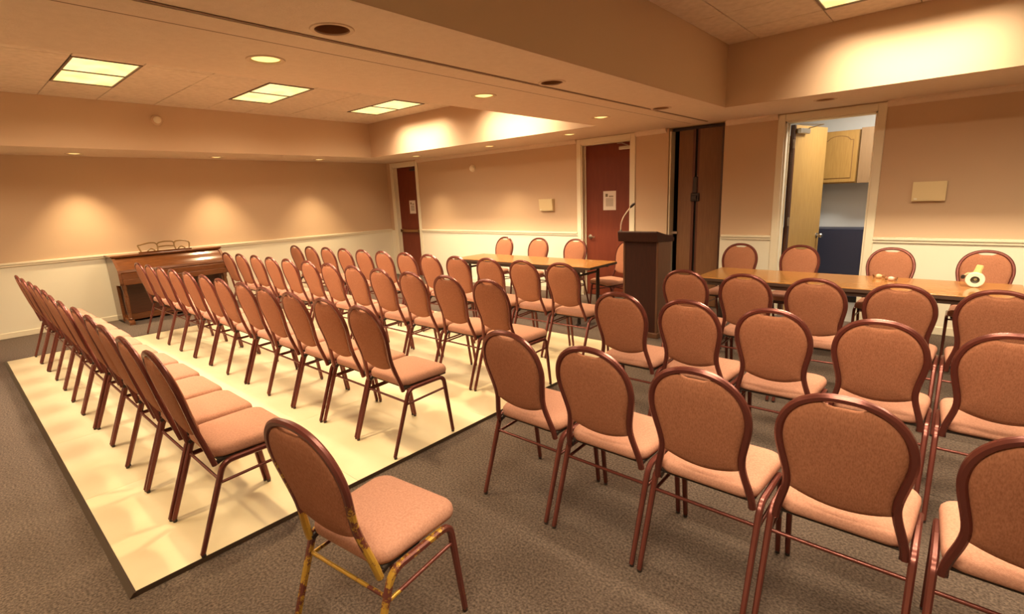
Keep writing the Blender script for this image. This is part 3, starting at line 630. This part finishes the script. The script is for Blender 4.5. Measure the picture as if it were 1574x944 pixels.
# ================================================================== spinet piano against the left wall
PY = 2.325; pn = tag(empty('piano', (XL + .02, PY, 0)), 'small brown upright piano against the left wall below the chair rail', 'piano')
hwid = .715
new_mesh_obj('back_case', B(0, .33, -hwid + .02, hwid - .02, .10, .955), M['walnutdark'], pn)
for s in (-1, 1):
    bm = bmesh.new(); prism(bm, [(0, .03), (.34, .03), (.34, .56), (.585, .575), (.60, .60), (.60, .75), (.585, .79), (.40, .945), (.37, .955), (0, .955)], 'y', s * hwid - .018 * (1 + s), s * hwid + .018 * (1 - s)); new_mesh_obj('side_panel', bm, M['walnut'], pn)
new_mesh_obj('lid', B(-.005, .40, -hwid - .015, hwid + .015, .955, .985, .006, 2), M['walnut'], pn)
bm = bmesh.new(); prism(bm, [(.34, .952), (.375, .945), (.40, .925), (.43, .895), (.50, .85), (.545, .815), (.572, .785), (.580, .755), (.572, .735), (.34, .735)], 'y', -hwid + .037, hwid - .037); new_mesh_obj('fallboard', bm, M['walnut'], pn)
new_mesh_obj('keybed', B(.33, .60, -hwid + .037, hwid - .037, .575, .655, .006, 2), M['walnut'], pn)
new_mesh_obj('key_slip', B(.565, .585, -hwid + .037, hwid - .037, .655, .735, .004, 1), M['walnut'], pn)
new_mesh_obj('lower_panel', B(.325, .345, -hwid + .06, hwid - .06, .12, .56, .004, 1), M['walnutdark'], pn)
new_mesh_obj('bottom_rail', B(.32, .35, -hwid + .037, hwid - .037, .03, .12, .003, 1), M['walnut'], pn)
for s in (-1, 1):
    y = s * (hwid - .05)
    bm = bmesh.new(); lathe(bm, [(.022, .07), (.028, .085), (.020, .10), (.026, .20), (.032, .33), (.030, .44), (.022, .50), (.034, .52), (.034, .575)], 16, (.545, y, 0)); new_mesh_obj('front_leg', bm, M['walnut'], pn, 40)
    bm = bmesh.new(); prism(bm, [(.30, .0), (.61, .0), (.615, .035), (.58, .065), (.52, .072), (.30, .085)], 'y', y - .035, y + .035); new_mesh_obj('toe_block', bm, M['walnut'], pn)
for s in (-1, 0, 1):
    bm = bmesh.new(); sweep(bm, [(.345, s * .07, .10), (.43, s * .07, .085), (.45, s * .07, .08)], rprof(.03, .01, .003), up=(0, 0, 1)); new_mesh_obj('pedal', bm, mat('brass', (.6, .4, .12), .3, metal=1), pn)
# music desk: three-lobed open wooden frame on the lid
md = new_mesh_obj('music_ledge', B(.27, .33, -.36, .33, .985, 1.005, .004, 1), M['walnut'], pn)
bm = bmesh.new(); X0 = .30
pr = rprof(.018, .018, .004)
sweep(bm, smooth_path([(X0, -.33, 1.0), (X0 - .01, -.345, 1.05), (X0 - .02, -.355, 1.10), (X0 - .022, -.33, 1.103), (X0 - .025, -.22, 1.125), (X0 - .025, -.14, 1.12), (X0 - .022, -.115, 1.10), (X0 - .025, -.08, 1.12), (X0 - .027, .0, 1.13), (X0 - .025, .09, 1.122), (X0 - .022, .115, 1.10), (X0 - .025, .14, 1.122), (X0 - .025, .22, 1.127), (X0 - .022, .31, 1.10), (X0 - .015, .315, 1.05), (X0, .30, 1.0)], 3), pr, up=(1, 0, 0))
for y in (-.115, .115): sweep(bm, smooth_path([(X0 - .022, y, 1.10), (X0 - .015, y * .95, 1.06), (X0, y * 1.05, 1.0)], 3), pr, up=(1, 0, 0))
sweep(bm, smooth_path([(X0 - .015, -.113, 1.055), (X0 - .017, 0, 1.065), (X0 - .015, .113, 1.055)], 3), pr, up=(1, 0, 0))
for y in (-.20, .20): sweep(bm, smooth_path([(X0, y - .05, 1.005), (X0 - .01, y, 1.04), (X0, y + .05, 1.005)], 4), pr, up=(1, 0, 0))
bmesh.ops.recalc_face_normals(bm, faces=bm.faces); new_mesh_obj('music_desk', bm, M['gold'], pn)
